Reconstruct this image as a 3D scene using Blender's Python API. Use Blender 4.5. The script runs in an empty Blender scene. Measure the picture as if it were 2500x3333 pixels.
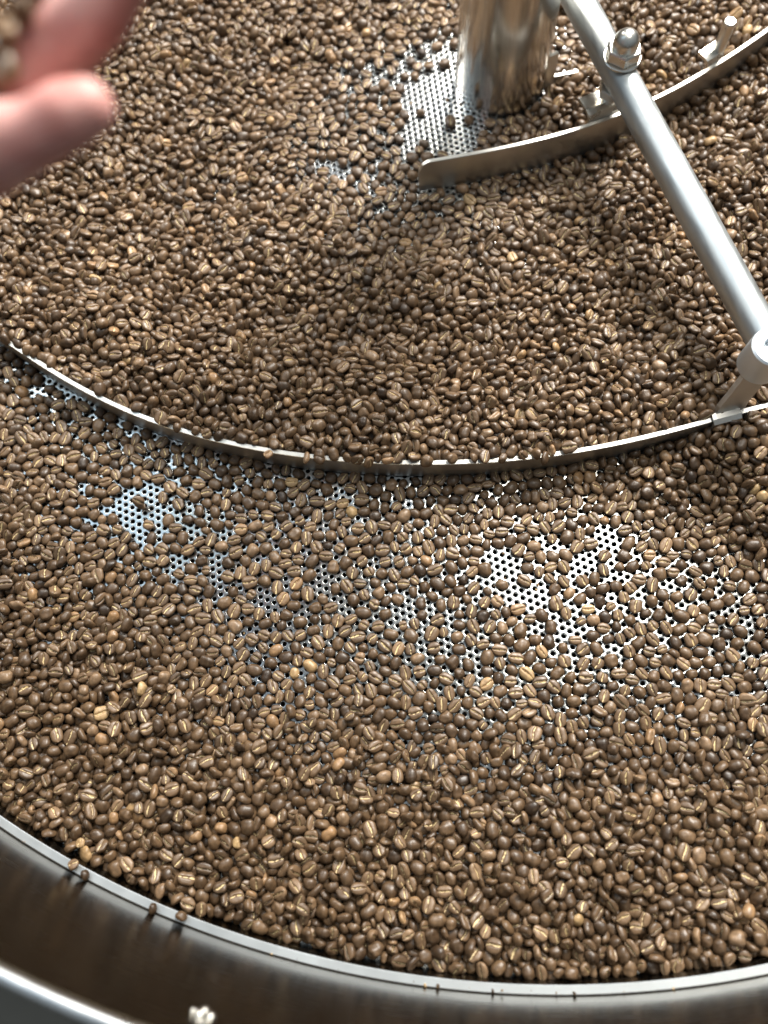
import bpy, bmesh, math, random
import numpy as np
from mathutils import Vector, Quaternion, Matrix

scene = bpy.context.scene
col = scene.collection
MM = 0.001
R = math.radians

# ------------------------------------------------------------------ camera
CAM_H, PITCH, ROLL = 0.5324, 1.28212, -0.1434
fwd = Vector((0, math.cos(PITCH), -math.sin(PITCH)))
rt0 = Vector((1, 0, 0))
up0 = rt0.cross(fwd)
c_right = rt0 * math.cos(ROLL) + up0 * math.sin(ROLL)
c_up = -rt0 * math.sin(ROLL) + up0 * math.cos(ROLL)
cam_d = bpy.data.cameras.new("camera")
cam = bpy.data.objects.new("camera", cam_d)
col.objects.link(cam)
cam.matrix_world = Matrix(((c_right.x, c_up.x, -fwd.x, 0), (c_right.y, c_up.y, -fwd.y, 0),
                           (c_right.z, c_up.z, -fwd.z, CAM_H), (0, 0, 0, 1)))
cam_d.sensor_fit = 'VERTICAL'
cam_d.sensor_height = 24.0
cam_d.sensor_width = 18.0
cam_d.lens = 24.0 * 2700 / 3333
cam_d.clip_start = 0.01
cam_d.clip_end = 50
cam_d.dof.use_dof = True
cam_d.dof.focus_distance = 0.535
cam_d.dof.aperture_fstop = 19.44 / 9.0
scene.camera = cam

# ------------------------------------------------------------------ world and lamps
world = bpy.data.worlds.new("World")
scene.world = world
world.use_nodes = True
wn = world.node_tree
bg = wn.nodes["Background"]
# a room: pale ceiling overhead, dimmer walls round about
w_tc = wn.nodes.new("ShaderNodeTexCoord")
w_sep = wn.nodes.new("ShaderNodeSeparateXYZ")
w_ramp = wn.nodes.new("ShaderNodeValToRGB")
wn.links.new(w_tc.outputs["Generated"], w_sep.inputs[0])
wn.links.new(w_sep.outputs["Z"], w_ramp.inputs[0])
wn.links.new(w_ramp.outputs[0], bg.inputs[0])
w_e = w_ramp.color_ramp.elements
w_e[0].position, w_e[0].color = 0.05, (0.22, 0.22, 0.21, 1)
w_e[1].position, w_e[1].color = 0.68, (0.82, 0.93, 1.0, 1)
bg.inputs[1].default_value = 0.27

def area(name, loc, target, size, power, colr, sy=None):
    d = bpy.data.lights.new(name, 'AREA')
    d.energy = power
    d.color = colr
    d.size = size
    if sy:
        d.shape = 'RECTANGLE'
        d.size_y = sy
    o = bpy.data.objects.new(name, d)
    col.objects.link(o)
    o.location = loc
    o.rotation_euler = (Vector(target) - Vector(loc)).to_track_quat('-Z', 'Y').to_euler()
    return o

area("ceiling_lamp", (0.60, 0.60, 2.0), (0.1, 0.2, 0), 0.6, 15, (1.0, 0.97, 0.88), 0.42)
area("far_ceiling_lamp", (1.10, 1.80, 1.65), (0.0, 0.45, 0), 0.6, 62, (1.0, 0.965, 0.90), 0.6)
area("back_boost_light", (0.80, 1.50, 1.15), (-0.08, 0.55, 0), 0.7, 42, (1.0, 0.97, 0.91), 0.5)  # added light, no fixture known: brightens the far bean bed
area("left_fill_light", (-0.62, 1.30, 1.10), (-0.10, 0.55, 0), 0.5, 10, (1.0, 0.97, 0.91), 0.5)  # added weak fill, lifts the post's shadow on the beans
area("window_light", (-0.85, 0.95, 1.8), (0.0, 0.3, 0), 1.1, 4.6, (0.60, 0.82, 1.0), 1.0)

vs = scene.view_settings
vs.view_transform = 'Standard'
vs.look = 'None'
vs.exposure = 0.12
vs.gamma = 1.0
vs.use_curve_mapping = False
scene.cycles.max_bounces = 8

# ------------------------------------------------------------------ helpers
def tag(o, label=None, cat=None, group=None, kind=None):
    if label: o["label"] = label
    if cat: o["category"] = cat
    if group: o["group"] = group
    if kind: o["kind"] = kind
    return o

def empty(name, loc=(0, 0, 0)):
    o = bpy.data.objects.new(name, None)
    col.objects.link(o)
    o.location = loc
    o.empty_display_size = 0.02
    return o

def obj(name, mesh, mat=None, parent=None, smooth=True, angle=35):
    o = bpy.data.objects.new(name, mesh)
    col.objects.link(o)
    if mat: mesh.materials.append(mat)
    if parent:
        o.parent = parent
        o.matrix_parent_inverse = parent_inv(parent)
    if smooth and len(mesh.polygons):
        mesh.polygons.foreach_set("use_smooth", [True] * len(mesh.polygons))
        try:
            mesh.set_sharp_from_angle(angle=R(angle))
        except Exception:
            pass
    return o

def parent_inv(p):
    m = Matrix.Translation(p.location)
    q = p.parent
    while q:
        m = Matrix.Translation(q.location) @ m
        q = q.parent
    return m.inverted()

def mesh_from(name, V, F):
    m = bpy.data.meshes.new(name)
    m.from_pydata([tuple(map(float, v)) for v in V], [], [tuple(map(int, f)) for f in F])
    m.validate()
    m.update()
    return m

def bm_mesh(name, bm):
    bmesh.ops.recalc_face_normals(bm, faces=bm.faces)
    m = bpy.data.meshes.new(name)
    bm.to_mesh(m)
    bm.free()
    return m

def lathe_bm(bm, prof, centre, seg=48, a0=0, a1=2 * math.pi, closed_prof=False, frame=None):
    """prof: list of (r, z) in mm around a vertical axis at centre (mm)."""
    full = abs(a1 - a0 - 2 * math.pi) < 1e-6
    n = seg if full else seg + 1
    rings = []
    for k in range(n):
        a = a0 + (a1 - a0) * k / seg
        ring = []
        for r, z in prof:
            p = Vector((r * math.cos(a), r * math.sin(a), z))
            if frame: p = frame @ p
            p = (p + Vector(centre)) * MM
            ring.append(bm.verts.new(p))
        rings.append(ring)
    m = len(prof)
    for k in range(n if full else n - 1):
        A, B = rings[k], rings[(k + 1) % n]
        for i in range(m if closed_prof else m - 1):
            j = (i + 1) % m
            q = [A[i], B[i], B[j], A[j]]
            bm.faces.new(q)
    bmesh.ops.remove_doubles(bm, verts=bm.verts, dist=1e-6)

def box_bm(bm, c, s, rot=None, bevel=0.0):
    """box, centre c and full size s in mm"""
    g = bmesh.ops.create_cube(bm, size=1.0)
    vs_ = g['verts']
    for v in vs_:
        v.co = Vector((v.co.x * s[0], v.co.y * s[1], v.co.z * s[2]))
    if bevel:
        es = list({e for v in vs_ for e in v.link_edges})
        r = bmesh.ops.bevel(bm, geom=es, offset=bevel, segments=2, affect='EDGES', profile=0.5)
        vs_ = list({v for f in r['faces'] for v in f.verts} | {v for v in vs_ if v.is_valid})
    for v in vs_:
        p = v.co
        if rot: p = rot @ p
        v.co = (p + Vector(c)) * MM

# ------------------------------------------------------------------ materials
def mat(name):
    m = bpy.data.materials.new(name)
    m.use_nodes = True
    nt = m.node_tree
    return m, nt, nt.nodes["Principled BSDF"]

def node(nt, t, **kw):
    n = nt.nodes.new(t)
    for k, v in kw.items():
        setattr(n, k, v)
    return n

def steel(name, base, rough, var=0.08, brush=None, bump=0.02, stain=None, scale=60, aniso=0.0):
    m, nt, b = mat(name)
    b.inputs["Metallic"].default_value = 1.0
    tc = node(nt, "ShaderNodeTexCoord")
    mp = node(nt, "ShaderNodeMapping")
    if brush: mp.inputs["Scale"].default_value = brush
    nt.links.new(tc.outputs["Object"], mp.inputs[0])
    n1 = node(nt, "ShaderNodeTexNoise")
    n1.inputs["Scale"].default_value = scale
    n1.inputs["Detail"].default_value = 6
    nt.links.new(mp.outputs[0], n1.inputs["Vector"])
    mr = node(nt, "ShaderNodeMapRange")
    mr.inputs[1].default_value = 0.3
    mr.inputs[2].default_value = 0.7
    mr.inputs[3].default_value = rough - var
    mr.inputs[4].default_value = rough + var
    nt.links.new(n1.outputs[0], mr.inputs[0])
    nt.links.new(mr.outputs[0], b.inputs["Roughness"])
    n2 = node(nt, "ShaderNodeTexNoise")
    n2.inputs["Scale"].default_value = 9
    n2.inputs["Detail"].default_value = 5
    nt.links.new(tc.outputs["Object"], n2.inputs["Vector"])
    cr = node(nt, "ShaderNodeValToRGB")
    cr.color_ramp.elements[0].position = 0.35
    cr.color_ramp.elements[1].position = 0.65
    cr.color_ramp.elements[0].color = (*(stain or [x * 0.88 for x in base]), 1)
    cr.color_ramp.elements[1].color = (*base, 1)
    nt.links.new(n2.outputs[0], cr.inputs[0])
    nt.links.new(cr.outputs[0], b.inputs["Base Color"])
    bp = node(nt, "ShaderNodeBump")
    bp.inputs["Strength"].default_value = bump
    bp.inputs["Distance"].default_value = 0.0005
    nt.links.new(n1.outputs[0], bp.inputs["Height"])
    nt.links.new(bp.outputs[0], b.inputs["Normal"])
    return m

M_plate = steel("perforated_steel", (0.62, 0.64, 0.66), 0.22, 0.06, brush=(1, 6, 1), bump=0.05, scale=90, stain=(0.50, 0.49, 0.46))
M_post = steel("polished_steel", (0.68, 0.65, 0.60), 0.19, 0.05, brush=(8, 8, 0.6), bump=0.05, scale=70)
M_bar = steel("satin_steel", (0.58, 0.62, 0.64), 0.47, 0.09, brush=(4, 0.4, 4), bump=0.06, scale=70, stain=(0.46, 0.48, 0.48))
M_blade = steel("blade_steel", (0.72, 0.71, 0.68), 0.42, 0.06, brush=(1, 1, 5), bump=0.04, scale=60, stain=(0.50, 0.47, 0.42))
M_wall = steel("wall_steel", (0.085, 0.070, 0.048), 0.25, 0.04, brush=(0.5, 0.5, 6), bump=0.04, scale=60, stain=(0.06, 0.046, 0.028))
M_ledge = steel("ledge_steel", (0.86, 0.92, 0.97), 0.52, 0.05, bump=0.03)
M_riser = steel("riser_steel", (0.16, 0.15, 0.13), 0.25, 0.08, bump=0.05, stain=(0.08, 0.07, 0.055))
M_rim = steel("rim_steel", (0.86, 0.88, 0.90), 0.30, 0.06, bump=0.03)
M_nut = steel("nut_steel", (0.78, 0.76, 0.71), 0.30, 0.06, bump=0.03, scale=150)

def plain(name, c, rough=0.6, var=0.25, scale=40):
    m, nt, b = mat(name)
    tc = node(nt, "ShaderNodeTexCoord")
    n = node(nt, "ShaderNodeTexNoise")
    n.inputs["Scale"].default_value = scale
    n.inputs["Detail"].default_value = 6
    nt.links.new(tc.outputs["Object"], n.inputs["Vector"])
    cr = node(nt, "ShaderNodeValToRGB")
    cr.color_ramp.elements[0].color = (*[x * (1 - var) for x in c], 1)
    cr.color_ramp.elements[1].color = (*[x * (1 + var) for x in c], 1)
    cr.color_ramp.elements[0].position = 0.3
    cr.color_ramp.elements[1].position = 0.7
    nt.links.new(n.outputs[0], cr.inputs[0])
    nt.links.new(cr.outputs[0], b.inputs["Base Color"])
    b.inputs["Roughness"].default_value = rough
    return m

M_dark = plain("plenum_black", (0.010, 0.009, 0.008), 0.8)
M_floor = plain("workshop_floor_grey", (0.10, 0.097, 0.085), 0.6, 0.15, 12)
M_seam = plain("seam_grit", (0.05, 0.045, 0.04), 0.8, 0.7, 900)

def bean_material():
    m, nt, b = mat("roasted_bean")
    L = nt.links.new
    at = node(nt, "ShaderNodeAttribute", attribute_type='INSTANCER', attribute_name="tone")
    cr = node(nt, "ShaderNodeValToRGB")
    e = cr.color_ramp.elements
    stops = [(0.0, (0.036, 0.021, 0.012)), (0.30, (0.078, 0.045, 0.023)), (0.70, (0.140, 0.083, 0.042)),
             (0.90, (0.230, 0.145, 0.082)), (0.965, (0.29, 0.165, 0.075)), (1.0, (0.46, 0.31, 0.15))]
    e[0].position, e[0].color = stops[0][0], (*stops[0][1], 1)
    e[1].position, e[1].color = stops[-1][0], (*stops[-1][1], 1)
    for p_, c_ in stops[1:-1]:
        k = e.new(p_)
        k.color = (*c_, 1)
    L(at.outputs["Fac"], cr.inputs[0])
    tc = node(nt, "ShaderNodeTexCoord")
    # mottling over each bean, offset by its tone so that no two match
    off = node(nt, "ShaderNodeVectorMath", operation='ADD')
    L(tc.outputs["Object"], off.inputs[0])
    sc_ = node(nt, "ShaderNodeMath", operation='MULTIPLY')
    sc_.inputs[1].default_value = 3.7
    L(at.outputs["Fac"], sc_.inputs[0])
    L(sc_.outputs[0], off.inputs[1])
    n1 = node(nt, "ShaderNodeTexNoise")
    n1.inputs["Scale"].default_value = 420
    n1.inputs["Detail"].default_value = 5
    L(off.outputs[0], n1.inputs["Vector"])
    mr = node(nt, "ShaderNodeMapRange")
    mr.inputs[1].default_value, mr.inputs[2].default_value = 0.3, 0.7
    mr.inputs[3].default_value, mr.inputs[4].default_value = 0.70, 1.32
    L(n1.outputs[0], mr.inputs[0])
    mx = node(nt, "ShaderNodeMix", data_type='RGBA', blend_type='MULTIPLY')
    mx.inputs[0].default_value = 1.0
    L(cr.outputs[0], mx.inputs[6])
    L(mr.outputs[0], mx.inputs[7])
    # flat face is a touch paler than the back
    fa = node(nt, "ShaderNodeAttribute", attribute_name="face")
    mf = node(nt, "ShaderNodeMix", data_type='RGBA', blend_type='MIX')
    fm = node(nt, "ShaderNodeMath", operation='MULTIPLY')
    fm.inputs[1].default_value = 0.28
    L(fa.outputs["Fac"], fm.inputs[0])
    L(fm.outputs[0], mf.inputs[0])
    L(mx.outputs[2], mf.inputs[6])
    mf.inputs[7].default_value = (0.30, 0.19, 0.11, 1)
    # pale silverskin left in the crease
    ca = node(nt, "ShaderNodeAttribute", attribute_name="crease")
    n2 = node(nt, "ShaderNodeTexNoise")
    n2.inputs["Scale"].default_value = 700
    n2.inputs["Detail"].default_value = 3
    L(off.outputs[0], n2.inputs["Vector"])
    n3 = node(nt, "ShaderNodeMapRange")
    n3.inputs[1].default_value, n3.inputs[2].default_value = 0.35, 0.65
    n3.inputs[3].default_value, n3.inputs[4].default_value = 0.18, 1.35
    L(n2.outputs[0], n3.inputs[0])
    cm = node(nt, "ShaderNodeMath", operation='MULTIPLY')
    L(ca.outputs["Fac"], cm.inputs[0])
    L(n3.outputs[0], cm.inputs[1])
    cs = node(nt, "ShaderNodeMapRange", interpolation_type='SMOOTHSTEP')
    cs.inputs[1].default_value, cs.inputs[2].default_value = 0.30, 0.52
    L(cm.outputs[0], cs.inputs[0])
    mc = node(nt, "ShaderNodeMix", data_type='RGBA', blend_type='MIX')
    L(cs.outputs[0], mc.inputs[0])
    L(mf.outputs[2], mc.inputs[6])
    mc.inputs[7].default_value = (0.74, 0.60, 0.35, 1)
    L(mc.outputs[2], b.inputs["Base Color"])
    b.inputs["Roughness"].default_value = 0.41
    b.inputs["Specular IOR Level"].default_value = 0.6
    n4 = node(nt, "ShaderNodeTexNoise")
    n4.inputs["Scale"].default_value = 900
    n4.inputs["Detail"].default_value = 4
    L(off.outputs[0], n4.inputs["Vector"])
    bp = node(nt, "ShaderNodeBump")
    bp.inputs["Strength"].default_value = 0.35
    bp.inputs["Distance"].default_value = 0.0004
    L(n4.outputs[0], bp.inputs["Height"])
    L(bp.outputs[0], b.inputs["Normal"])
    return m

M_bean = bean_material()

def skin_material():
    m, nt, b = mat("skin")
    L = nt.links.new
    tc = node(nt, "ShaderNodeTexCoord")
    n = node(nt, "ShaderNodeTexNoise")
    n.inputs["Scale"].default_value = 60
    n.inputs["Detail"].default_value = 5
    L(tc.outputs["Object"], n.inputs["Vector"])
    cr = node(nt, "ShaderNodeValToRGB")
    cr.color_ramp.elements[0].position = 0.35
    cr.color_ramp.elements[1].position = 0.68
    cr.color_ramp.elements[0].color = (0.56, 0.22, 0.19, 1)
    cr.color_ramp.elements[1].color = (0.76, 0.42, 0.38, 1)
    L(n.outputs[0], cr.inputs[0])
    L(cr.outputs[0], b.inputs["Base Color"])
    b.inputs["Subsurface Weight"].default_value = 0.25
    b.inputs["Subsurface Radius"].default_value = (1.0, 0.35, 0.2)
    b.inputs["Subsurface Scale"].default_value = 0.004
    b.inputs["Roughness"].default_value = 0.5
    n2 = node(nt, "ShaderNodeTexNoise")
    n2.inputs["Scale"].default_value = 600
    L(tc.outputs["Object"], n2.inputs["Vector"])
    bp = node(nt, "ShaderNodeBump")
    bp.inputs["Strength"].default_value = 0.3
    bp.inputs["Distance"].default_value = 0.0006
    L(n2.outputs[0], bp.inputs["Height"])
    L(bp.outputs[0], b.inputs["Normal"])
    return m

M_skin = skin_material()

# ------------------------------------------------------------------ setting
CX, CY = 138.0, 492.0
m = mesh_from("floor", [(-6, -6, -0.85), (6, -6, -0.85), (6, 6, -0.85), (-6, 6, -0.85)], [(0, 1, 2, 3)])
tag(obj("floor", m, M_floor, smooth=False), kind="structure")

# ------------------------------------------------------------------ cooling tray
tray = empty("cooling_tray", (CX * MM, CY * MM, 0))
tag(tray, "round steel cooling tray with perforated floor, holding all the coffee beans", "tray")

FRAME = [(-330, 690), (450, 560), (230, -210), (-330, -170)]
def in_frame(X, Y, poly=FRAME):
    ok = np.ones(X.shape, bool)
    n = len(poly)
    for i in range(n):
        a, b = poly[i], poly[(i + 1) % n]
        ok &= ((b[0] - a[0]) * (Y - a[1]) - (b[1] - a[1]) * (X - a[0])) <= 0
    return ok

def build_plate():
    D = 5.0
    th = R(-31.0)
    a = np.array([math.cos(th), math.sin(th)]) * D
    b = np.array([math.cos(th - math.pi / 3), math.sin(th - math.pi / 3)]) * D
    i, j = np.meshgrid(np.arange(-260, 261), np.arange(-260, 261))
    X = 133.0 + i * a[0] + j * b[0]
    Y = 111.5 + i * a[1] + j * b[1]
    rr = np.hypot(X - CX, Y - CY)
    keep = (rr < 633)
    hol = keep & in_frame(X, Y) & (rr < 622)
    pl = keep & ~hol
    ang = th + math.pi / 6 + np.arange(12) * math.pi / 6
    rc = D / math.sqrt(3)
    hexr = np.where(np.arange(12) % 2 == 0, rc, D / 2)
    rings = []
    for r, z in ((hexr, 0.0), (1.75, 0.0), (1.62, -0.04), (1.44, -0.22), (1.42, -1.3)):
        rr_ = np.broadcast_to(r, (12,))
        rings.append(np.c_[rr_ * np.cos(ang), rr_ * np.sin(ang), np.full(12, z)])
    cell = np.vstack(rings)
    nr = len(rings)
    q = []
    for k in range(nr - 1):
        for s in range(12):
            t = (s + 1) % 12
            q.append((k * 12 + s, k * 12 + t, (k + 1) * 12 + t, (k + 1) * 12 + s))
    q = np.array(q)
    P1 = np.c_[X[hol], Y[hol], np.zeros(hol.sum())]
    V1 = (P1[:, None, :] + cell[None]).reshape(-1, 3)
    F1 = (q[None] + (np.arange(len(P1)) * len(cell))[:, None, None]).reshape(-1, 4)
    hx = np.c_[rc * np.cos(ang[::2]), rc * np.sin(ang[::2]), np.zeros(6)]
    P2 = np.c_[X[pl], Y[pl], np.zeros(pl.sum())]
    V2 = (P2[:, None, :] + hx[None]).reshape(-1, 3)
    F2 = (np.arange(6)[None] + (np.arange(len(P2)) * 6)[:, None]) + len(V1)
    V = np.vstack([V1, V2]) * MM
    me = bpy.data.meshes.new("perforated_floor")
    me.vertices.add(len(V))
    me.vertices.foreach_set("co", V.astype(np.float32).ravel())
    nl = F1.size + F2.size
    me.loops.add(nl)
    me.loops.foreach_set("vertex_index", np.r_[F1.ravel(), F2.ravel()].astype(np.int32))
    me.polygons.add(len(F1) + len(F2))
    tot = np.r_[np.full(len(F1), 4), np.full(len(F2), 6)]
    me.polygons.foreach_set("loop_start", np.r_[0, np.cumsum(tot)[:-1]].astype(np.int32))
    me.update(calc_edges=True)
    return me

obj("perforated_floor", build_plate(), M_plate, tray, smooth=False)

def ring_part(name, prof, m_, seg=360, closed=True):
    bm = bmesh.new()
    lathe_bm(bm, prof, (CX, CY, 0), seg, closed_prof=closed)
    return obj(name, bm_mesh(name, bm), m_, tray, angle=30)

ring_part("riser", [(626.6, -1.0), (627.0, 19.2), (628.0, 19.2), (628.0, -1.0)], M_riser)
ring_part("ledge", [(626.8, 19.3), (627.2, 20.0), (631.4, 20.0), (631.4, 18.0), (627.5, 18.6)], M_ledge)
ring_part("seam", [(631.45, 18.0), (631.45, 19.7), (632.1, 19.7), (632.1, 18.0)], M_seam)
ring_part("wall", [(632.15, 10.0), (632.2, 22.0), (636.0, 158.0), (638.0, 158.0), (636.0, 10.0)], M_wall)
prof = []
for k in range(14):
    t = 2 * math.pi * k / 14
    prof.append((639.6 + 3.4 * math.cos(t), 160.0 + 3.4 * math.sin(t)))
ring_part("rim", prof, M_rim)
ring_part("plenum", [(628, -2.0), (628, -80.0), (1.0, -80.0), (1.0, -82.0), (631, -82.0), (631, -2.0)], M_dark, seg=96)
ring_part("outer_skin", [(638.5, 156.0), (638.5, -82.0), (640.0, -82.0), (640.0, 156.0)], M_floor, seg=180)

# fastener near the rim
fb = bmesh.new()
fc = Vector((-108.2, -94.2, 134.0))
nrm = (Vector((CX, CY, 0)) - Vector((fc.x, fc.y, 0))).normalized()
tang = Vector((-nrm.y, nrm.x, 0))
for dx, dz, r in ((-3.4, 0, 2.3), (1.1, 1.8, 2.6), (4.8, -1.2, 1.5), (0.4, -3.6, 2.5)):
    g = bmesh.ops.create_uvsphere(fb, u_segments=16, v_segments=10, radius=r * MM)
    p = (fc + tang * dx + Vector((0, 0, dz)) + nrm * 1.5) * MM
    for v in g['verts']: v.co += p
fq = nrm.to_track_quat('Z', 'Y').to_matrix()
lathe_bm(fb, [(0, 0.6), (5.0, 0.6), (5.6, 0.0), (5.6, -5.0), (0, -5.0)], fc, 20, frame=fq)
obj("rim_fastener", bm_mesh("rim_fastener", fb), M_nut, tray)

# ------------------------------------------------------------------ stirrer
stir = empty("stirrer", (CX * MM, CY * MM, 0))
tag(stir, "stainless stirring rake with polished centre post, round arm and curved sweeping blades", "stirrer")

bm = bmesh.new()
lathe_bm(bm, [(35.0, 0.02), (35.0, 330), (33, 332), (0, 332)], (CX, CY, 0), 72)
obj("centre_post", bm_mesh("centre_post", bm), M_post, stir)

BIG = [(-341.7,409.9),(-324.5,392.1),(-307.0,374.5),(-289.4,357.1),(-271.6,340.0),(-253.6,323.0),(-235.3,306.2),(-216.9,289.7),(-197.9,273.8),(-178.1,258.9),(-157.5,245.2),(-136.1,232.9),(-113.9,221.9),(-91.1,212.3),(-67.8,203.8),(-44.1,196.5),(-20.2,190.3),(4.0,185.0),(28.4,180.7),(52.9,177.3),(77.6,174.9),(102.3,173.6),(127.1,173.4),(151.8,174.3),(176.5,176.2),(201.1,178.9),(225.7,182.0),(250.2,185.0),(274.9,187.0),(299.7,188.1)]
SMALL = [(60.5,403.8),(67.5,403.9),(74.3,404.0),(94.6,404.7),(114.9,405.7),(135.2,407.3),(155.4,409.6),(175.4,412.8),(195.3,417.0),(214.9,422.2),(234.3,428.4),(253.3,435.6),(271.9,443.7),(290.2,452.5),(308.2,461.9),(326.0,471.8),(343.7,481.8),(361.3,492.0),(378.7,502.4)]

def resample(pts, step=4.0):
    X = np.array(pts, float)
    s = np.r_[0, np.cumsum(np.hypot(*np.diff(X, axis=0).T))]
    # Catmull-Rom through the points
    n = int(s[-1] / step)
    out = []
    for u in np.linspace(0, s[-1] - 1e-6, n):
        k = min(np.searchsorted(s, u, side='right') - 1, len(X) - 2)
        t = (u - s[k]) / (s[k + 1] - s[k])
        p0, p1, p2, p3 = X[max(k - 1, 0)], X[k], X[k + 1], X[min(k + 2, len(X) - 1)]
        out.append(0.5 * (2 * p1 + (p2 - p0) * t + (2 * p0 - 5 * p1 + 4 * p2 - p3) * t * t + (3 * p1 - p0 - 3 * p2 + p3) * t ** 3))
    return np.array(out)

def blade_mesh(name, pts, z0, z1, t, round0=0.0):
    Q = resample(pts, 3.0)
    d = np.gradient(Q, axis=0)
    d /= np.hypot(*d.T)[:, None]
    n = np.c_[-d[:, 1], d[:, 0]]
    s = np.r_[0, np.cumsum(np.hypot(*np.diff(Q, axis=0).T))]
    V, F = [], []
    for k in range(len(Q)):
        top = z1
        for ss in ((s[k], s[-1] - s[k])):
            if round0 and ss < round0:
                top = min(top, z1 - round0 + math.sqrt(max(round0 ** 2 - (round0 - ss) ** 2, 0)))
        e = 0.35
        h = t / 2
        for off, z in ((-h, z0), (-h, top - e), (-h + e, top), (h - e, top), (h, top - e), (h, z0)):
            p = Q[k] + n[k] * off
            V.append((p[0] * MM, p[1] * MM, z * MM))
    N = len(Q)
    for k in range(N - 1):
        for c in range(6):
            e2 = (c + 1) % 6
            F.append((k * 6 + c, k * 6 + e2, (k + 1) * 6 + e2, (k + 1) * 6 + c))
    F.append(tuple(range(6)))
    F.append(tuple((N - 1) * 6 + c for c in range(5, -1, -1)))
    bm = bmesh.new()
    bm.from_mesh(mesh_from(name, V, F))
    return bm_mesh(name, bm)

b1 = obj("sweeping_blade", blade_mesh("sweeping_blade", BIG, 1.5, 24.0, 3.4), M_blade, stir, angle=30)
b1["label"] = "long low curved blade ploughing the bean heap"
b2 = obj("sweeping_blade", blade_mesh("sweeping_blade", SMALL, 2.0, 32.0, 3.0, round0=9.0), M_blade, stir, angle=30)
b2["label"] = "shorter taller curved blade with rounded end near the post"

def frame_z(d):
    return Vector(d).normalized().to_track_quat('Z', 'Y').to_matrix()

BA, BB = Vector((177.0, 556.0, 62.0)), Vector((249.5, 207.0, 62.0))
bm = bmesh.new()
L_ = (BB - BA).length
lathe_bm(bm, [(0, 0), (10.0, 0), (10.9, 1.0), (10.9, L_ - 0.2), (0, L_)], BA, 48, frame=frame_z(BB - BA))
obj("arm", bm_mesh("arm", bm), M_bar, stir)
bm = bmesh.new()
box_bm(bm, (158, 540, 62), (50, 22, 22), bevel=1.5)
obj("arm_mount", bm_mesh("arm_mount", bm), M_bar, stir)

# boss and bracket at the arm's end, holding the long blade
ex, ey = 245.5, 203.5
bm = bmesh.new()
lathe_bm(bm, [(5.2, 70.0), (5.6, 74.2), (6.4, 75.0), (11.6, 75.0), (13.0, 73.8), (13.4, 71.5), (13.4, 50.0), (12.4, 49.0), (0, 49.0)], (ex, ey, 0), 40)
lathe_bm(bm, [(0, 71.0), (5.2, 70.6)], (ex, ey, 0), 40)
obj("end_boss", bm_mesh("end_boss", bm), M_ledge, stir)

def plate_path(bm, pts, width_dir, w, t):
    """flat strap that follows pts (mm), width along width_dir"""
    wd = Vector(width_dir).normalized()
    rings = []
    for k, p in enumerate(pts):
        p = Vector(p)
        a = Vector(pts[max(k - 1, 0)])
        b = Vector(pts[min(k + 1, len(pts) - 1)])
        n = (b - a).cross(wd).normalized()
        rings.append([bm.verts.new((p + wd * sx * w / 2 + n * sy * t / 2) * MM) for sx, sy in ((-1, -1), (1, -1), (1, 1), (-1, 1))])
    for A, B in zip(rings, rings[1:]):
        for c in range(4):
            e = (c + 1) % 4
            bm.faces.new((A[c], A[e], B[e], B[c]))
    bm.faces.new(rings[0][::-1])
    bm.faces.new(rings[-1])

bm = bmesh.new()
plate_path(bm, [(246, 203, 58), (244, 199, 48), (238, 193, 38), (233, 188.5, 30), (231.5, 186, 24)], (1, 0.12, 0), 20, 4)
obj("blade_bracket", bm_mesh("blade_bracket", bm), M_blade, stir, smooth=False)
bm = bmesh.new()
plate_path(bm, [(228.5, 186.5, 14), (228.5, 186.2, 23.0), (228.6, 185.0, 25.6), (228.8, 181.0, 25.8), (229.0, 178.6, 24.5), (229.1, 178.2, 14)], (1, 0.12, 0), 19, 1.6)
obj("blade_clip", bm_mesh("blade_clip", bm), M_blade, stir, smooth=False)

# stud, nuts and washer where the arm carries the shorter blade
nx, ny = 203.5, 430.0
bm = bmesh.new()
lathe_bm(bm, [(0, 26), (5.0, 26), (5.0, 78), (0, 78)], (nx, ny, 0), 24)
obj("stud", bm_mesh("stud", bm), M_nut, stir)

def hexnut_bm(bm, c, r, h):
    prof = [(r * 0.55, 0), (r * 0.93, 0), (r, 0.9), (r, h - 0.9), (r * 0.93, h), (r * 0.55, h)]
    ring = []
    for k in range(6):
        a = math.pi / 3 * k + 0.35
        ring.append([bm.verts.new(((c[0] + pr * math.cos(a)) * MM, (c[1] + pr * math.sin(a)) * MM, (c[2] + z) * MM)) for pr, z in prof])
    for k in range(6):
        A, B = ring[k], ring[(k + 1) % 6]
        for i in range(len(prof) - 1):
            bm.faces.new((A[i], B[i], B[i + 1], A[i + 1]))

nut = empty("dome_nut", (nx * MM, ny * MM, 73.5 * MM))
nut.parent = stir
nut.matrix_parent_inverse = parent_inv(stir)
nut_world = Matrix.Translation((nx * MM, ny * MM, 73.5 * MM))
def nut_part(name, bm):
    me = bm_mesh(name, bm)
    me.materials.append(M_nut)
    o = bpy.data.objects.new(name, me)
    col.objects.link(o)
    o.parent = nut
    o.matrix_parent_inverse = nut_world.inverted()
    me.polygons.foreach_set("use_smooth", [True] * len(me.polygons))
    me.set_sharp_from_angle(angle=R(28))
    return o
bm = bmesh.new()
lathe_bm(bm, [(0, 73.4), (12.6, 73.4), (13.0, 74.0), (13.0, 74.9), (12.4, 75.4), (0, 75.4)], (nx, ny, 0), 36)
nut_part("washer", bm)
bm = bmesh.new()
hexnut_bm(bm, (nx, ny, 75.45), 12.0, 8.0)
nut_part("hex_base", bm)
bm = bmesh.new()
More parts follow.
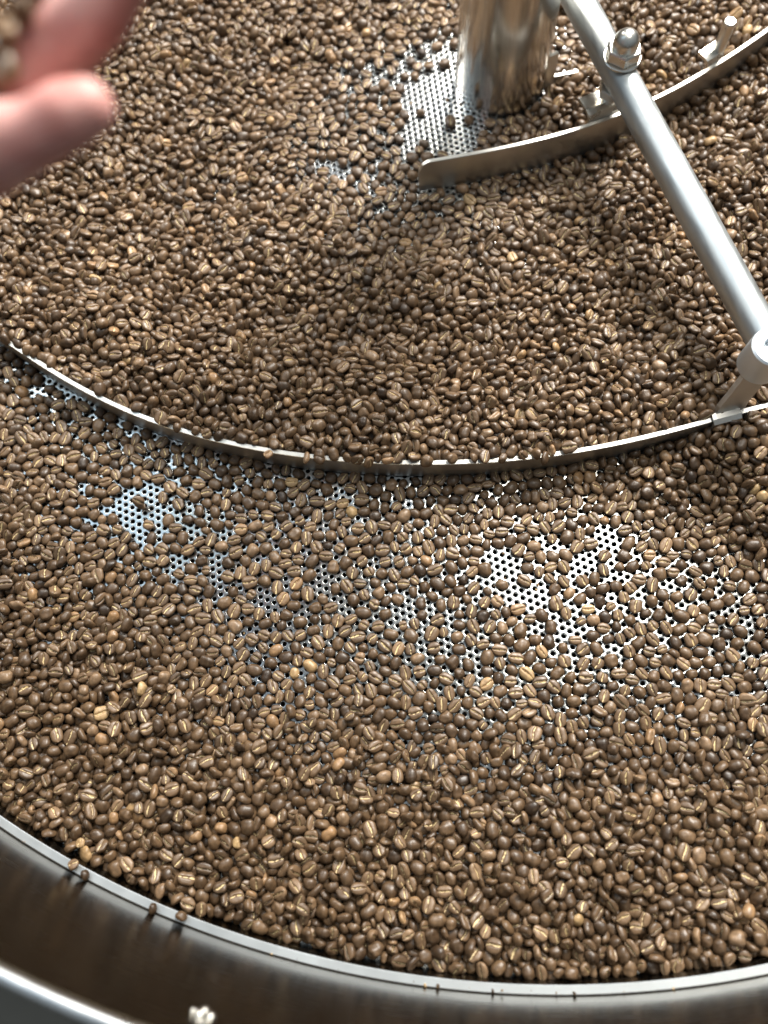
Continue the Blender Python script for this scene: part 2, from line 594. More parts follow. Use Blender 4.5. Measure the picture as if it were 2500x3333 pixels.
prof = [(8.7, 82.0), (8.7, 86.5)] + [(8.7 * math.cos(t), 86.5 + 8.7 * math.sin(t)) for t in np.linspace(0.12, math.pi / 2, 12)]
lathe_bm(bm, prof, (nx, ny, 0), 36)
nut_part("dome", bm)
bm = bmesh.new()
hexnut_bm(bm, (nx, ny, 43.0), 10.5, 7.0)
obj("lock_nut", bm_mesh("lock_nut", bm), M_nut, stir, angle=28)
# angle lugs welded behind the shorter blade
def lug(x, y, ang, w=24, reach=17):
    bm = bmesh.new()
    d = Vector((math.cos(ang), math.sin(ang), 0))
    n = Vector((-d.y, d.x, 0))
    p = Vector((x, y, 0))
    plate_path(bm, [p + n * 0 + Vector((0, 0, 12)), p + Vector((0, 0, 31)), p + n * 2 + Vector((0, 0, 34.5)), p + n * 6 + Vector((0, 0, 35.6)), p + n * reach + Vector((0, 0, 35.8))], d, w, 2.6)
    return obj("blade_lug", bm_mesh("blade_lug", bm), M_nut, stir, smooth=False)
lug(199.0, 421.5, R(16), 26)
lug(288.0, 454.0, R(28), 16, 11)
bm = bmesh.new()
lathe_bm(bm, [(0, 30), (4.3, 30), (4.3, 59.2), (3.6, 60.0), (0, 60.0)], (291.0, 461.0, 0), 24)
o = obj("stud", bm_mesh("stud", bm), M_nut, stir)
o["label"] = "bare upright stud with flat end, no nut"

# scraper plates at the foot of the post
bm = bmesh.new()
plate_path(bm, [(160, 474.5, 3), (160, 474.5, 35)], (28.1, 9.2, 0), 34, 2.4)
obj("post_scraper", bm_mesh("post_scraper", bm), M_blade, stir, smooth=False)
bm = bmesh.new()
plate_path(bm, [(186, 484.7, 0.6), (186, 484.7, 8)], (18.1, 1.2, 0), 22, 2.0)
obj("post_scraper", bm_mesh("post_scraper", bm), M_blade, stir, smooth=False)

# ------------------------------------------------------------------ beans
def bean_mesh(seed):
    rg = np.random.default_rng(seed)
    NS, NB = 17, 11
    fy = np.array([-0.93, -0.72, -0.46, -0.26, -0.14, -0.065, 0.0, 0.065, 0.14, 0.26, 0.46, 0.72, 0.93])
    ln = 4.22 * rg.uniform(0.88, 1.09)
    wd = 3.6 * rg.uniform(0.91, 1.06)
    ht = 3.4 * rg.uniform(0.85, 1.06)
    if seed % 9 == 4: ln *= 0.80        # chipped short
    ph, am = rg.uniform(0, 6.28), rg.uniform(0.25, 0.6)
    egg = rg.uniform(-0.16, 0.16)
    depth = rg.uniform(0.75, 1.15)
    gw = rg.uniform(0.08, 0.14)
    waves = [(rg.normal(size=3) * 0.42, rg.uniform(0, 6.28), rg.uniform(0.05, 0.16)) for _ in range(5)] + [(rg.normal(size=3) * 1.1, rg.uniform(0, 6.28), rg.uniform(0.02, 0.06)) for _ in range(4)]
    V, F, cre, fac = [], [], [], []
    sec = NB + len(fy)
    for i in range(1, NS):
        u = -math.cos(math.pi * i / NS)
        x = ln * u
        w = (1 - abs(u) ** 2.45) ** 0.5 * (1 + egg * u)
        for k in range(NB):
            t = math.pi * (k + 0.5) / NB
            cy = math.cos(t)
            sy = math.sin(t)
            V.append([x, wd * w * cy, ht * w ** 0.85 * sy ** 0.92 - 0.05])
            cre.append(0.0)
            fac.append(0.0)
        y0 = am * math.sin(1.9 * u + ph) * 0.32 * (1 - u * u)
        for f in fy:
            # shift columns so that the fine ones follow the crease
            ff = f + y0 * (1 - abs(f) / 0.93) ** 1.0
            y = wd * w * ff
            dy = (f)
            edge = max(0.0, 1 - (abs(ff)) ** 2.4)
            z = -1.0 * edge ** 0.55 * w ** 0.6
            lobes = 0.28 * math.exp(-((abs(dy) - 0.30) / 0.20) ** 2) * w
            z -= lobes
            fade = min(1.0, max(0.0, (1 - abs(u)) / 0.12))
            z += depth * math.exp(-(dy / (gw * 1.25)) ** 2) * (0.35 + 0.65 * fade) * w ** 0.5
            V.append([x, y, z])
            cre.append(math.exp(-(dy / (gw * 1.05)) ** 2) * min(1.0, (1 - abs(u)) / 0.16) * (0.95 + 0.35 * math.sin(3.1 * u + ph * 2)))
            fac.append(min(1.0, edge * 1.5))
    V.append([-ln, 0, -0.1])
    V.append([ln, 0, -0.1])
    cre += [0, 0]
    fac += [0, 0]
    V = np.array(V)
    for d_, p_, a_ in waves:
        V += (V / (np.linalg.norm(V, axis=1)[:, None] + 1e-6)) * (a_ * np.sin(V @ d_ * 1.6 + p_))[:, None]
    V[:, 2] -= 1.0
    for i in range(NS - 2):
        for k in range(sec):
            e = (k + 1) % sec
            F.append((i * sec + k, i * sec + e, (i + 1) * sec + e, (i + 1) * sec + k))
    A, B = len(V) - 2, len(V) - 1
    for k in range(sec):
        e = (k + 1) % sec
        F.append((A, e, k))
        F.append(((NS - 2) * sec + k, (NS - 2) * sec + e, B))
    me = bpy.data.meshes.new("coffee_bean")
    me.from_pydata([tuple(v) for v in V * MM], [], F)
    at = me.attributes.new("crease", 'FLOAT', 'POINT')
    at.data.foreach_set("value", np.array(cre, np.float32))
    at = me.attributes.new("face", 'FLOAT', 'POINT')
    at.data.foreach_set("value", np.array(fac, np.float32))
    bm = bmesh.new()
    bm.from_mesh(me)
    bmesh.ops.recalc_face_normals(bm, faces=bm.faces)
    bm.to_mesh(me)
    bm.free()
    me.materials.append(M_bean)
    me.polygons.foreach_set("use_smooth", [True] * len(me.polygons))
    me.update()
    return me

NSHAPE = 18
SHAPES = [bean_mesh(100 + k) for k in range(NSHAPE)]
SIZES = [0.88, 0.98, 1.07, 1.17]

# heights of the bean heap (x, y, height in mm): far side and near side of the long blade
FAR = [(-232, 456, 15), (-204, 601, 15), (-104, 583, 15), (-6, 565, 14), (-184, 476, 15), (-88, 474, 13), (-53, 345, 14), (-143, 360, 16), (-233, 375, 18), (-190, 312, 30), (-106, 246, 31), (-3, 209, 31), (100, 196, 30), (207, 204, 28), (-243, 338, 29),
       (-86, 503, 12), (-29, 487, 4.2), (-17, 465, 3.8), (-6, 440, 2.8), (6, 418, 2.8), (20, 402, 3.2), (34, 386, 4.0), (75, 371, 5.0), (80, 395, 3.2), (110, 398, 4.2), (150, 402, 6), (190, 408, 8), (2, 467, 5.2), (-52, 476, 8), (-92, 421, 6.0), (-110, 430, 9), (132, 367, 11), (195, 343, 14), (285, 341, 18), (161, 285, 18), (53, 303, 17), (-7, 351, 11), (-25, 393, 9),
       (83, 527, 0), (77, 501, 0), (69, 482, 0.3), (68, 456, 0.2), (80, 477, 0), (91, 547, 0.5), (86, 435, 0.5), (106, 446, 0), (121, 438, 0), (100, 479, 0), (60, 521, 0.2), (54, 487, 0.2), (50, 452, 0.5), (60, 432, 1.2), (75, 425, 2.5), (64, 500, 0.3), (46, 507, 3.6), (45, 470, 3.2), (70, 540, 3), (102, 555, 4), (89, 564, 10), (56, 560, 11), (34, 482, 5.6), (28, 455, 5.6), (36, 430, 5.4), (48, 415, 5.0), (181, 525, 0.2), (193, 510, 0.3), (207, 511, 9), (190, 475, 9), (132, 430, 9), (151, 447, 12), (185, 461, 14), (277, 498, 20), (343, 517, 22), (262, 538, 18), (229, 544, 14), (165, 614, 14)]
NEAR = [(-246, 289, 5.8), (-235, 266, 5.2), (-203, 259, 4.6), (-186, 244, 4.6), (-161, 229, 5.2), (-244, 231, 6.2), (-130, 213, 6.0), (-90, 199, 6.0), (-48, 187, 6.0), (53, 163, 6.5), (134, 159, 7.5), (197, 163, 15), (247, 155, 30), (275, 150, 34), (255, 135, 22), (238, 124, 17), (209, 129, 7),
        (-225, 205, 6.3), (-247, 165, 9), (-206, 148, 6.3), (-133, 169, 2.5), (-116, 125, 2.8), (-135, 145, 3.0), (-72, 160, 3.1), (-31, 154, 3.6), (-56, 116, 2.9), (-90, 95, 4.0), (6, 127, 3.0), (-1, 78, 2.7), (60, 89, 3.2), (74, 57, 3.4), (49, 142, 4.9), (166, 73, 3.2), (182, 101, 2.9), (220, 56, 3.0), (131, 49, 4.2), (31, 35, 3.5), (104, 15, 4.5), (183, 22, 5.0), (-62, 67, 4.2), (-25, 95, 3.2), (30, 110, 3.0), (-138, 98, 6.5), (-198, 96, 9),
        (-173, 189, 0.6), (-160, 173, 1.0), (-183, 168, 2.4), (-149, 185, 2.2), (129, 106, 1.0), (126, 118, 1.8), (139, 97, 1.8), (204, 84, 1.1), (214, 72, 2.0), (190, 62, 2.9), (150, 84, 2.8), (93, 94, 3.0), (107, 76, 3.3),
        (-29, 15, 8), (97, -21, 8.5), (190, -24, 8), (-162, 33, 11), (-238, 63, 12), (-220, 5, 13), (-128, -25, 13), (-20, -57, 13), (104, -74, 13), (183, -84, 13), (61, -109, 14), (-60, -85, 14), (-166, -46, 13), (172, -123, 14)]
BIGA, SMALLA = np.array(BIG), np.array(SMALL)
rng = np.random.default_rng(11)

def blade_dist(x, y, A):
    """signed distance to a blade's line (both run left to right) and its normal there"""
    yb = np.interp(x, A[:, 0], A[:, 1])
    sl = np.interp(x, (A[1:, 0] + A[:-1, 0]) / 2, np.diff(A[:, 1]) / np.diff(A[:, 0]))
    cs = 1 / np.sqrt(1 + sl * sl)
    inside = (x > A[0, 0] - 2) & (x < A[-1, 0] + 2)
    return np.where(inside, (y - yb) * cs, 999.0), np.stack([-sl * cs, cs], -1)

def heap_height(x, y):
    out = []
    for ctrl in (FAR, NEAR):
        W = np.zeros(x.shape); S_ = np.zeros(x.shape)
        for a, b, h in ctrl:
            w = ((x - a) ** 2 + (y - b) ** 2 + 60.0) ** -1.5
            W += w; S_ += w * h
        out.append(S_ / W)
    return np.where(y < np.interp(x, BIGA[:, 0], BIGA[:, 1]), out[1], out[0])

# solid core under the upper layers of the heap
GS = 4.0
GX0, GY0 = -400.0, -240.0
core_x, core_y = np.meshgrid(np.arange(GX0, 560, GS), np.arange(GY0, 840, GS))
core = np.clip(heap_height(core_x, core_y) - 11.5, 0, None)
lump = np.zeros(core.shape)
for _ in range(40):
    a_, f_, h_ = rng.uniform(0, 6.28), rng.uniform(.03, .15), rng.uniform(0, 6.28)
    lump += np.sin(f_ * (core_x * math.cos(a_) + core_y * math.sin(a_)) + h_)
core = np.clip(core + lump * 0.25 * (core > 0.5), 0, None)

def core_z(x, y):
    u = np.clip((x - GX0) / GS, 0, core.shape[1] - 1.01)
    v = np.clip((y - GY0) / GS, 0, core.shape[0] - 1.01)
    i, j = u.astype(int), v.astype(int)
    u, v = u - i, v - j
    return (core[j, i] * (1 - u) + core[j, i + 1] * u) * (1 - v) + (core[j + 1, i] * (1 - u) + core[j + 1, i + 1] * u) * v

waves = [(rng.uniform(0, 6.28), rng.uniform(.05, .22), rng.uniform(0, 6.28)) for _ in range(24)]
def clump(x, y):
    return sum(np.sin(f_ * (x * math.cos(a_) + y * math.sin(a_)) + h_) for a_, f_, h_ in waves)

SETTLED = [(-338, 730), (458, 580), (228, -205), (-335, -165)]
def spawn():
    sp = 7.1
    out = []
    for layer in range(3):
        X, Y = np.meshgrid(np.arange(-350, 470, sp), np.arange(-150, 740, sp * .866))
        X = X + (np.arange(X.shape[0]) % 2)[:, None] * sp / 2 + rng.uniform(-3, 3)
        Y = Y + rng.uniform(-3, 3)
        X = X.ravel() + rng.uniform(-.6, .6, X.size)
        Y = Y.ravel() + rng.uniform(-.6, .6, Y.size)
        h = heap_height(X, Y)
        h = np.where(h < 6.2, h * np.clip(1.0 + 0.045 * clump(X, Y), 0.6, 1.25), h)
        dens = np.where(h < 6, h / 6.3, 1.0 + (h - 6) / 6.0) * (sp * sp * .866 / 47)
        keep = rng.uniform(size=X.size) < np.clip(np.minimum(dens, 2.6) - layer, 0, 1)
        r_ = np.hypot(X - CX, Y - CY)
        keep &= in_frame(X, Y, SETTLED) & (r_ < 624) & (r_ > 40)
        for A in (BIGA, SMALLA):
            keep &= np.abs(blade_dist(X, Y, A)[0]) > 5.0
        Z = core_z(X, Y) + 5 + layer * 7.0 + rng.uniform(0, 1, X.size)
        out.append(np.c_[X, Y, Z][keep])
    return np.vstack(out)

def rotation_matrices(q):
    w, x, y, z = q.T
    M = np.empty((len(q), 3, 3), np.float32)
    M[:, 0, 0] = 1 - 2 * (y * y + z * z)
    M[:, 0, 1] = 2 * (x * y - w * z)
    M[:, 0, 2] = 2 * (x * z + w * y)
    M[:, 1, 0] = 2 * (x * y + w * z)
    M[:, 1, 1] = 1 - 2 * (x * x + z * z)
    M[:, 1, 2] = 2 * (y * z - w * x)
    M[:, 2, 0] = 2 * (x * z - w * y)
    M[:, 2, 1] = 2 * (y * z + w * x)
    M[:, 2, 2] = 1 - 2 * (x * x + y * y)
    return M

def turned(q, spin):
    """quaternions after small world-space rotation vectors"""
    w, x, y, z = q.T
    a, b, c = (spin * 0.5).T
    r = np.stack([w - a * x - b * y - c * z, x + a * w + b * z - c * y,
                  y + b * w + c * x - a * z, z + c * w + a * y - b * x], 1)
    return r / np.linalg.norm(r, axis=1)[:, None]

def near_pairs(p, cell):
    k = np.floor(p[:, :2] / cell).astype(np.int64)
    k -= k.min(0)
    wide = k[:, 0].max() + 3
    key = k[:, 0] + 1 + (k[:, 1] + 1) * wide
    order = np.argsort(key, kind='stable')
    ks = key[order]
    I, J = [], []
    n = len(p)
    for off in (0, 1, wide - 1, wide, wide + 1):
        lo = np.searchsorted(ks, key + off, 'left')
        hi = np.searchsorted(ks, key + off, 'right')
        c = hi - lo
        i = np.repeat(np.arange(n), c)
        st = np.repeat(lo - np.r_[0, np.cumsum(c)[:-1]], c)
        j = order[np.arange(len(i)) + st]
        if off == 0:
            s = i < j
            i, j = i[s], j[s]
        d = p[i] - p[j]
        s = (d * d).sum(1) < cell * cell
        I.append(i[s])
        J.append(j[s])
    return np.concatenate(I), np.concatenate(J)

def settle(p, q, s, floor_at, hold, rounds=150):
    p = p.astype(np.float32)
    q = q.astype(np.float32)
    ax = np.array([4.42, 3.75, 2.4], np.float32)[None] * s[:, None].astype(np.float32)
    n = len(p)
    for it in range(rounds):
        if it % 6 == 0:
            I, J = near_pairs(p, 10.6)
        M = rotation_matrices(q)
        Mt = M.transpose(0, 2, 1)
        B = (M * (ax ** 2)[:, None, :]) @ Mt
        A = (M * (ax ** -2.0)[:, None, :]) @ Mt
        p[:, 2] -= 0.45 if it < rounds * 0.5 else 0.54 * (1 - it / rounds) + 0.03
        d = p[I] - p[J]
        gap = np.sqrt((d * d).sum(1)) + 1e-5
        u = d / gap[:, None]
        near_r = 1 / np.sqrt(((A[I] @ u[:, :, None])[:, :, 0] * u).sum(1))
        far_r = 1 / np.sqrt(((A[J] @ u[:, :, None])[:, :, 0] * u).sum(1))
        over = near_r + far_r - gap
        c = over > 0
        i, j, u, over, near_r, far_r = I[c], J[c], u[c], over[c], near_r[c], far_r[c]
        nn = ((A[i] + A[j]) @ u[:, :, None])[:, :, 0]
        nn /= np.linalg.norm(nn, axis=1)[:, None] + 1e-9
        push = nn * (over * (nn * u).sum(1) * 0.5)[:, None]
        touch = np.bincount(i, minlength=n) + np.bincount(j, minlength=n)
        share = 1.0 / np.maximum(1, touch * 0.5)
        move = np.zeros((n, 3), np.float32)
        spin = np.zeros((n, 3), np.float32)
        spin_i = np.cross(-u * near_r[:, None], push)
        spin_j = np.cross(u * far_r[:, None], -push)
        for a in range(3):
            move[:, a] = np.bincount(i, push[:, a], n) - np.bincount(j, push[:, a], n)
            spin[:, a] = np.bincount(i, spin_i[:, a], n) + np.bincount(j, spin_j[:, a], n)
        move *= share[:, None]
        spin *= share[:, None] / 14.0
        move[:, :2] *= 0.8
        p += np.clip(move, -0.9, 0.9)
        low = np.sqrt(B[:, 2, 2])
        sunk = floor_at(p[:, 0], p[:, 1]) + low - p[:, 2]
        f = sunk > 0
        lever = -B[:, :, 2] / low[:, None]
        spin[f] += np.cross(lever[f], np.c_[np.zeros((f.sum(), 2)), sunk[f]]) / 9.0
        p[f, 2] += sunk[f]
        hold(p)
        q = turned(q, np.clip(spin, -0.2, 0.2))
    return p, q

pos = spawn()
n_b = len(pos)
quat = rng.normal(size=(n_b, 4))
quat /= np.linalg.norm(quat, axis=1)[:, None]
kind = rng.choice(4, n_b, p=[.15, .35, .35, .15])
size = np.array(SIZES)[kind]
shape = rng.integers(0, NSHAPE, n_b)
sides = [np.sign(blade_dist(pos[:, 0], pos[:, 1], A)[0]) for A in (BIGA, SMALLA)]

def keep_off(p):
    for A, zt, sd in ((BIGA, 24.0, sides[0]), (SMALLA, 32.0, sides[1])):
        d, nn = blade_dist(p[:, 0], p[:, 1], A)
        pen = 4.9 - d * sd
        f = (pen > 0) & (pen < 9) & (p[:, 2] < zt + 0.6)
        p[f, :2] += (nn * (sd * np.minimum(pen, 1.0))[:, None])[f]
    r_ = np.hypot(p[:, 0] - CX, p[:, 1] - CY)
    f = r_ > 623.2
    p[f, 0] = CX + (p[f, 0] - CX) * 623.2 / r_[f]
    p[f, 1] = CY + (p[f, 1] - CY) * 623.2 / r_[f]
    f = r_ < 40
    p[f, 0] = CX + (p[f, 0] - CX) * 40 / r_[f]
    p[f, 1] = CY + (p[f, 1] - CY) * 40 / r_[f]

pos, quat = settle(pos, quat, size, core_z, keep_off, 150)
pos = pos.astype(float); quat = quat.astype(float)

def tones(n):
    t = np.clip(rng.normal(0.47, 0.20, n), 0.02, 0.90)
    r = rng.uniform(size=n)
    t = np.where(r > 0.965, rng.uniform(0.90, 0.965, n), t)
    return np.where(r > 0.992, rng.uniform(0.965, 1.0, n), t)
tone = tones(n_b)

# which beans lie on top in the band along the front ledge: these stand as single things
rad = np.hypot(pos[:, 0] - CX, pos[:, 1] - CY)
cand = np.where((rad > 560) & in_frame(pos[:, 0], pos[:, 1], [(-275, 500), (330, 500), (165, -165), (-265, -140)]))[0]
top = []
for i in cand:
    d = np.hypot(pos[:, 0] - pos[i, 0], pos[:, 1] - pos[i, 1])
    if not np.any((d < 4.2) & (pos[:, 2] > pos[i, 2] + 2.2)):
        top.append(i)
top = sorted(top, key=lambda i: -rad[i])[:250]
single = np.zeros(n_b, bool)
single[top] = True

def add_bean(p, q, s, sh, tn, label, group):
    o = bpy.data.objects.new("coffee_bean", SHAPES[sh])
    col.objects.link(o)
    o.location = Vector(p) * MM
    o.rotation_mode = 'QUATERNION'
    o.rotation_quaternion = q
    o.scale = (s, s, s)
    o["tone"] = float(tn)
    tag(o, label, "coffee bean", group)
    return o

def up_side(q):
    return (Quaternion(q) @ Vector((0, 0, 1))).z

def ordinal(k):
    return "%d%s" % (k, "th" if 10 <= k % 100 <= 20 else {1: "st", 2: "nd", 3: "rd"}.get(k % 10, "th"))

front = sorted([i for i in top if rad[i] > 616.5], key=lambda i: math.atan2(pos[i, 1] - CY, pos[i, 0] - CX))
for i in top:
    u = up_side(quat[i])
    shade = "orange-tan" if tone[i] > 0.90 else "light brown" if tone[i] > 0.62 else "dark brown" if tone[i] < 0.32 else "mid-brown"
    side = "lying back up" if u > 0.55 else "lying crease up" if u < -0.55 else "tipped on its side"
    if i in front:
        lb = "%s bean %s, %s from left in the front row against ledge" % (shade, side, ordinal(front.index(i) + 1))
        gr = "beans in the front row against the ledge"
    else:
        a = math.degrees(math.atan2(pos[i, 1] - CY, pos[i, 0] - CX))
        zone = "left end" if a < -117 else "middle" if a < -101 else "right end"
        lb = "%s bean %s, just behind the front row, %s" % (shade, side, zone)
        gr = "beans just behind the front row"
    add_bean(pos[i], quat[i], size[i], shape[i], tone[i], lb, gr)

def rq(ax, ay, az):
    from mathutils import Euler
    return Euler((R(ax), R(ay), R(az))).to_quaternion()

# loose beans on the ledge, standing against the wall
for p, q, s, tn, lb in (
        ((-206.8, -32.6, 22.2), rq(150, 10, 20), 0.95, 0.72, "tan-brown bean lying flat on the steel ledge, leftmost of the four stray ones"),
        ((-199.6, -38.6, 22.6), rq(20, 70, 40), 0.92, 0.10, "dark round bean on the ledge beside the flat leftmost stray bean"),
        ((-161.5, -61.8, 22.6), rq(15, 75, 10), 0.95, 0.12, "dark round bean on the ledge, third of the four stray ones from the left"),
        ((-145.9, -67.0, 22.6), rq(10, 70, 70), 1.02, 0.50, "mid-brown round bean on the ledge, rightmost of the four stray ones"),
        ((-204.5, -21.5, 16.5), rq(165, 5, 70), 0.86, 0.985, "pale yellow bean at the heap's edge just above the stray ledge beans")):
    add_bean(p, q, s, 3, tn, lb, None)

# beans riding on top of the long blade
for k, (p, q, tn, lb) in enumerate((
        ((-64.8, 208.0, 25.5), rq(10, 20, 95), 0.68, "brown oval bean standing upright behind the long blade's edge"),
        ((-69.5, 200.5, 25.2), rq(155, 0, 25), 0.93, "tan creased bean hanging over the long blade's edge"),
        ((-44.6, 194.6, 25.6), rq(110, 15, 80), 0.91, "tan bean on the long blade's edge beside a darker round one"),
        ((-36.4, 193.0, 25.6), rq(0, 20, 60), 0.38, "dark round bean on the long blade's edge beside a tan one"),
        ((-135.0, 234.0, 25.8), rq(160, 10, 40), 0.42, "dark creased bean resting alone on the long blade's left part"),
        ((7.3, 184.6, 25.4), rq(100, 0, 5), 0.94, "thin pale bean edge-on along the long blade's rim"),
        ((49.0, 179.4, 26.0), rq(30, 40, 10), 0.62, "brown bean lying across the long blade's bright edge, left of a rounder one"),
        ((63.0, 178.3, 26.2), rq(5, 60, 20), 0.60, "round brown bean on the long blade's bright edge, rightmost of those on it"))):
    add_bean(p, q, 0.97, (k * 3) % NSHAPE, tn, lb, None)

# the rest: one mass of beans
rest = ~single
rp, rq_, rs, rsh, rt = pos[rest], quat[rest], size[rest], shape[rest], tone[rest]

# beans of the tray that lie outside the settled area
gx, gy = np.meshgrid(np.arange(-490, 770, 7.0), np.arange(-135, 1120, 6.2))
gx = (gx + (np.arange(gx.shape[0]) % 2)[:, None] * 3.5).ravel()
gy = gy.ravel()
rr = np.hypot(gx - CX, gy - CY)
lo = pos.copy()
cells = set(map(tuple, np.round(lo[:, :2] / 9.0).astype(int)))
def free(x, y):
    cx, cy = int(round(x / 9.0)), int(round(y / 9.0))
    return not any((cx + a, cy + b) in cells for a in (-1, 0, 1) for b in (-1, 0, 1))
okm = (rr < 620) & (rr > 50)
ex_p = []
for x, y in zip(gx[okm], gy[okm]):
    if x > -150 and x < 230 and y > 150 and y < 500:
        continue
    if free(x, y):
        for lz in (3.0, 8.0):
            ex_p.append((x + rng.uniform(-1, 1), y + rng.uniform(-1, 1), lz + rng.uniform(0, 2)))
ex_p = np.array(ex_p)
ne = len(ex_p)
eq = rng.normal(size=(ne, 4))
eq /= np.linalg.norm(eq, axis=1)[:, None]
rp = np.vstack([rp, ex_p]); rq_ = np.vstack([rq_, eq])
rs = np.r_[rs, rng.uniform(0.88, 1.1, ne)]; rsh = np.r_[rsh, rng.integers(0, NSHAPE, ne)]; rt = np.r_[rt, tones(ne)]

def bean_mass(name, p, q, s, sh, tn):
    me = bpy.data.meshes.new(name)
    me.vertices.add(len(p))
    me.vertices.foreach_set("co", (p * MM).astype(np.float32).ravel())
    for nm, ty, key, dat in (("rot", 'QUATERNION', "value", q), ("size", 'FLOAT', "value", s), ("shape", 'INT', "value", sh), ("tone", 'FLOAT', "value", tn)):
        a = me.attributes.new(nm, ty, 'POINT')
        a.data.foreach_set(key, np.ascontiguousarray(dat, dtype=np.int32 if ty == 'INT' else np.float32).ravel())
    o = bpy.data.objects.new(name, me)
    col.objects.link(o)
    ng = bpy.data.node_groups.new(name, 'GeometryNodeTree')
    ng.interface.new_socket("Geometry", in_out='INPUT', socket_type='NodeSocketGeometry')
    ng.interface.new_socket("Geometry", in_out='OUTPUT', socket_type='NodeSocketGeometry')
    L = ng.links.new
    gi, go = ng.nodes.new("NodeGroupInput"), ng.nodes.new("NodeGroupOutput")
    mp = ng.nodes.new("GeometryNodeMeshToPoints")
    L(gi.outputs[0], mp.inputs[0])
    jn = ng.nodes.new("GeometryNodeGeometryToInstance")
    for proto in PROTOS:
        oi = ng.nodes.new("GeometryNodeObjectInfo")
        oi.inputs[0].default_value = proto
        L(oi.outputs["Geometry"], jn.inputs[0])
    ip = ng.nodes.new("GeometryNodeInstanceOnPoints")
    L(mp.outputs[0], ip.inputs["Points"])
    L(jn.outputs[0], ip.inputs["Instance"])
    ip.inputs["Pick Instance"].default_value = True
    def named(nm, ty):
        k = ng.nodes.new("GeometryNodeInputNamedAttribute")
        k.data_type = ty
        k.inputs["Name"].default_value = nm
        return k.outputs[0]
    L(named("shape", 'INT'), ip.inputs["Instance Index"])
    L(named("rot", 'QUATERNION'), ip.inputs["Rotation"])
    L(named("size", 'FLOAT'), ip.inputs["Scale"])
    L(ip.outputs[0], go.inputs[0])
    md = o.modifiers.new("beans", 'NODES')
    md.node_group = ng
    return o

# one single bean of every shape lends its geometry to the mass
PROTOS = []
for sh in SHAPES:
    PROTOS.append(next(o for o in col.objects if o.type == 'MESH' and o.data == sh))
o = bean_mass("bean_heap", rp, rq_, rs, rsh, rt)
tag(o, "mass of medium roasted coffee beans spread over the tray floor", "coffee beans", kind="stuff")

cr_n = 1500
cr_x, cr_y = rng.uniform(-260, 330, cr_n), rng.uniform(-60, 560, cr_n)
thin = heap_height(cr_x, cr_y) < 5.6
cr_p = np.c_[cr_x, cr_y, np.full(cr_n, 0.5)][thin]
la = np.radians(rng.uniform(-140, -80, 26))
lr = rng.uniform(629.5, 631.6, 26)
cr_p = np.vstack([cr_p, np.c_[CX + lr * np.cos(la), CY + lr * np.sin(la), np.full(26, 20.3)]])
cn = len(cr_p)
cr_q = rng.normal(size=(cn, 4))
cr_q /= np.linalg.norm(cr_q, axis=1)[:, None]
o = bean_mass("chaff_crumbs", cr_p, cr_q, rng.uniform(0.05, 1.0, cn) ** 2 * 0.28 + 0.05, rng.integers(0, NSHAPE, cn), rng.choice([0.2, 0.5, 0.95, 1.0], cn))
tag(o, "tiny crumbs of chaff and broken bean on steel", "crumbs", kind="stuff")

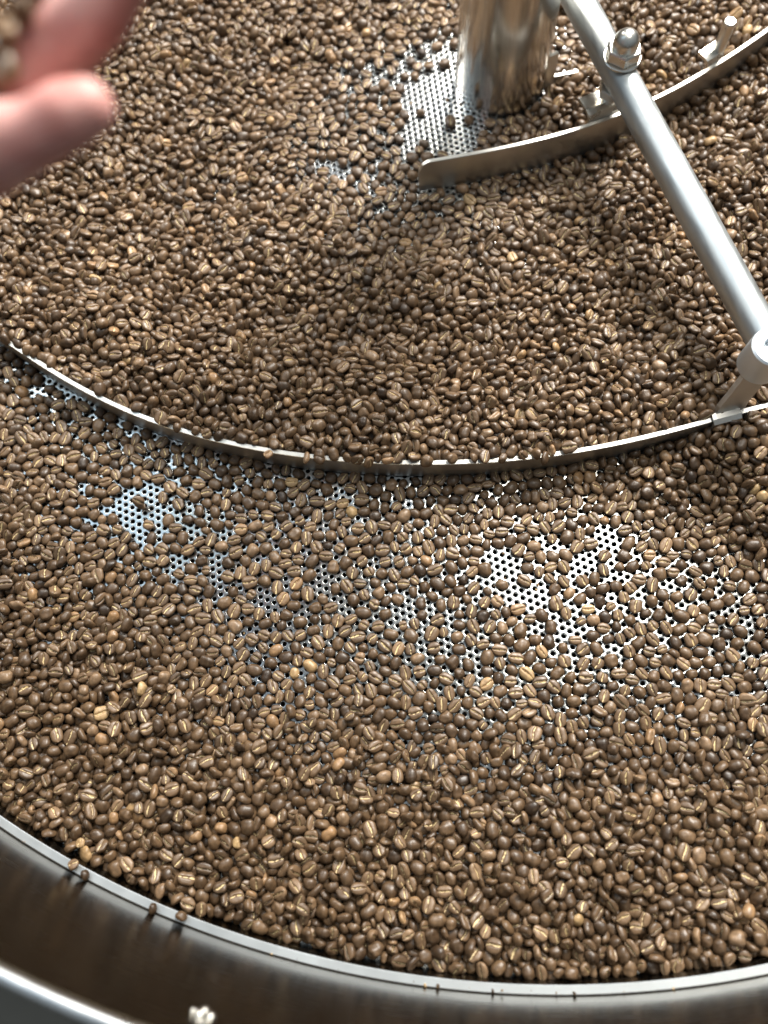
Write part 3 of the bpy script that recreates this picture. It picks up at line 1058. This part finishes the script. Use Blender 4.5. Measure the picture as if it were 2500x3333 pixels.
# ------------------------------------------------------------------ hand
def hand_mesh():
    bm = bmesh.new()
    def chain(pts):
        for (a, b) in zip(pts, pts[1:]):
            pa, pb = Vector(a[:3]) * MM, Vector(b[:3]) * MM
            n = max(2, int((pb - pa).length / 0.0025))
            for k in range(n + 1):
                t = k / n
                r = (a[3] * (1 - t) + b[3] * t) * MM
                g = bmesh.ops.create_icosphere(bm, subdivisions=2, radius=r)
                c = pa.lerp(pb, t)
                for v in g['verts']: v.co += c
    # forearm and wrist, then the palm as four rays from wrist to knuckles
    chain([(-355, 103, 281, 33), (-236, 165, 308, 29), (-185, 189, 319, 27)])
    chain([(-186, 186, 318, 20), (-151, 207, 314, 16), (-102, 212, 326, 13.5)])
    chain([(-181, 189, 319, 20), (-157, 214, 316, 15), (-123, 227, 325, 12.5)])
    chain([(-177, 193, 320, 20), (-162, 222, 319, 15), (-138, 239, 329, 12.5)])
    chain([(-173, 196, 321, 20), (-168, 229, 321, 15), (-151, 246, 336, 12.5)])
    # thumb with the ball of the thumb
    chain([(-180, 181, 319, 23), (-137, 183, 330, 20), (-105, 182, 337, 15), (-88, 180.5, 341.5, 11.2), (-81, 180, 343.5, 9.7), (-72, 182, 346, 10.1), (-66, 183.2, 346.5, 8.6)])
    # index, middle, ring and little finger, cupped
    chain([(-100, 208, 328, 13.5), (-79, 212, 338, 11.8), (-61, 216, 348, 10.8), (-48, 224, 357, 9.4), (-42, 230, 363, 7.8)])
    chain([(-123, 227, 326, 12.5), (-110, 243, 335, 10.5), (-93, 254, 347, 9.6), (-80, 260, 359, 8.6), (-74, 264, 367, 7.5)])
    chain([(-138, 238, 330, 12), (-131, 257, 340, 10), (-116, 265, 352, 9.2), (-104, 269, 364, 8.2), (-99, 271, 371, 7.2)])
    chain([(-150, 244, 338, 11), (-145, 255, 349, 8.8), (-133, 259, 361, 8), (-123, 260, 370, 7.2), (-118, 262, 374, 6.4)])
    me = bpy.data.meshes.new("hand_raw")
    bm.to_mesh(me)
    bm.free()
    o = bpy.data.objects.new("hand_raw", me)
    col.objects.link(o)
    r = o.modifiers.new("r", 'REMESH')
    r.mode = 'VOXEL'
    r.voxel_size = 0.0013
    s = o.modifiers.new("s", 'SMOOTH')
    s.factor = 0.6
    s.iterations = 12
    dg = bpy.context.evaluated_depsgraph_get()
    out = bpy.data.meshes.new_from_object(o.evaluated_get(dg))
    bpy.data.objects.remove(o)
    bpy.data.meshes.remove(me)
    out.name = "hand"
    return out

person = obj("person", hand_mesh(), M_skin, None, angle=180)
tag(person, "bare cupped hand holding a few beans over the tray", "person")

# beans lying in the palm
hr = random.Random(5)
placed = []
pa_, pb_, pc_ = Vector((-86, 194, 350)), Vector((-124, 197, 349)), Vector((-74, 220, 358))
for _ in range(1500):
    if len(placed) >= 37: break
    u_, v_ = hr.random() ** 1.3, hr.random()
    p = pa_ + (pb_ - pa_) * u_ + (pc_ - pa_) * v_ * (1 + 0.35 * u_) + Vector((0, 0, -13 * hr.random() ** 2))
    if any((p - w_).length < 6.0 for w_ in placed): continue
    placed.append(p)
    q = Quaternion([hr.gauss(0, 1) for _ in range(4)]).normalized()
    add_bean(p, q, 1.0, hr.randrange(NSHAPE), min(0.93, max(0.1, hr.gauss(0.6, 0.2))), "roasted coffee bean held in the cupped hand", "beans held in the cupped hand")
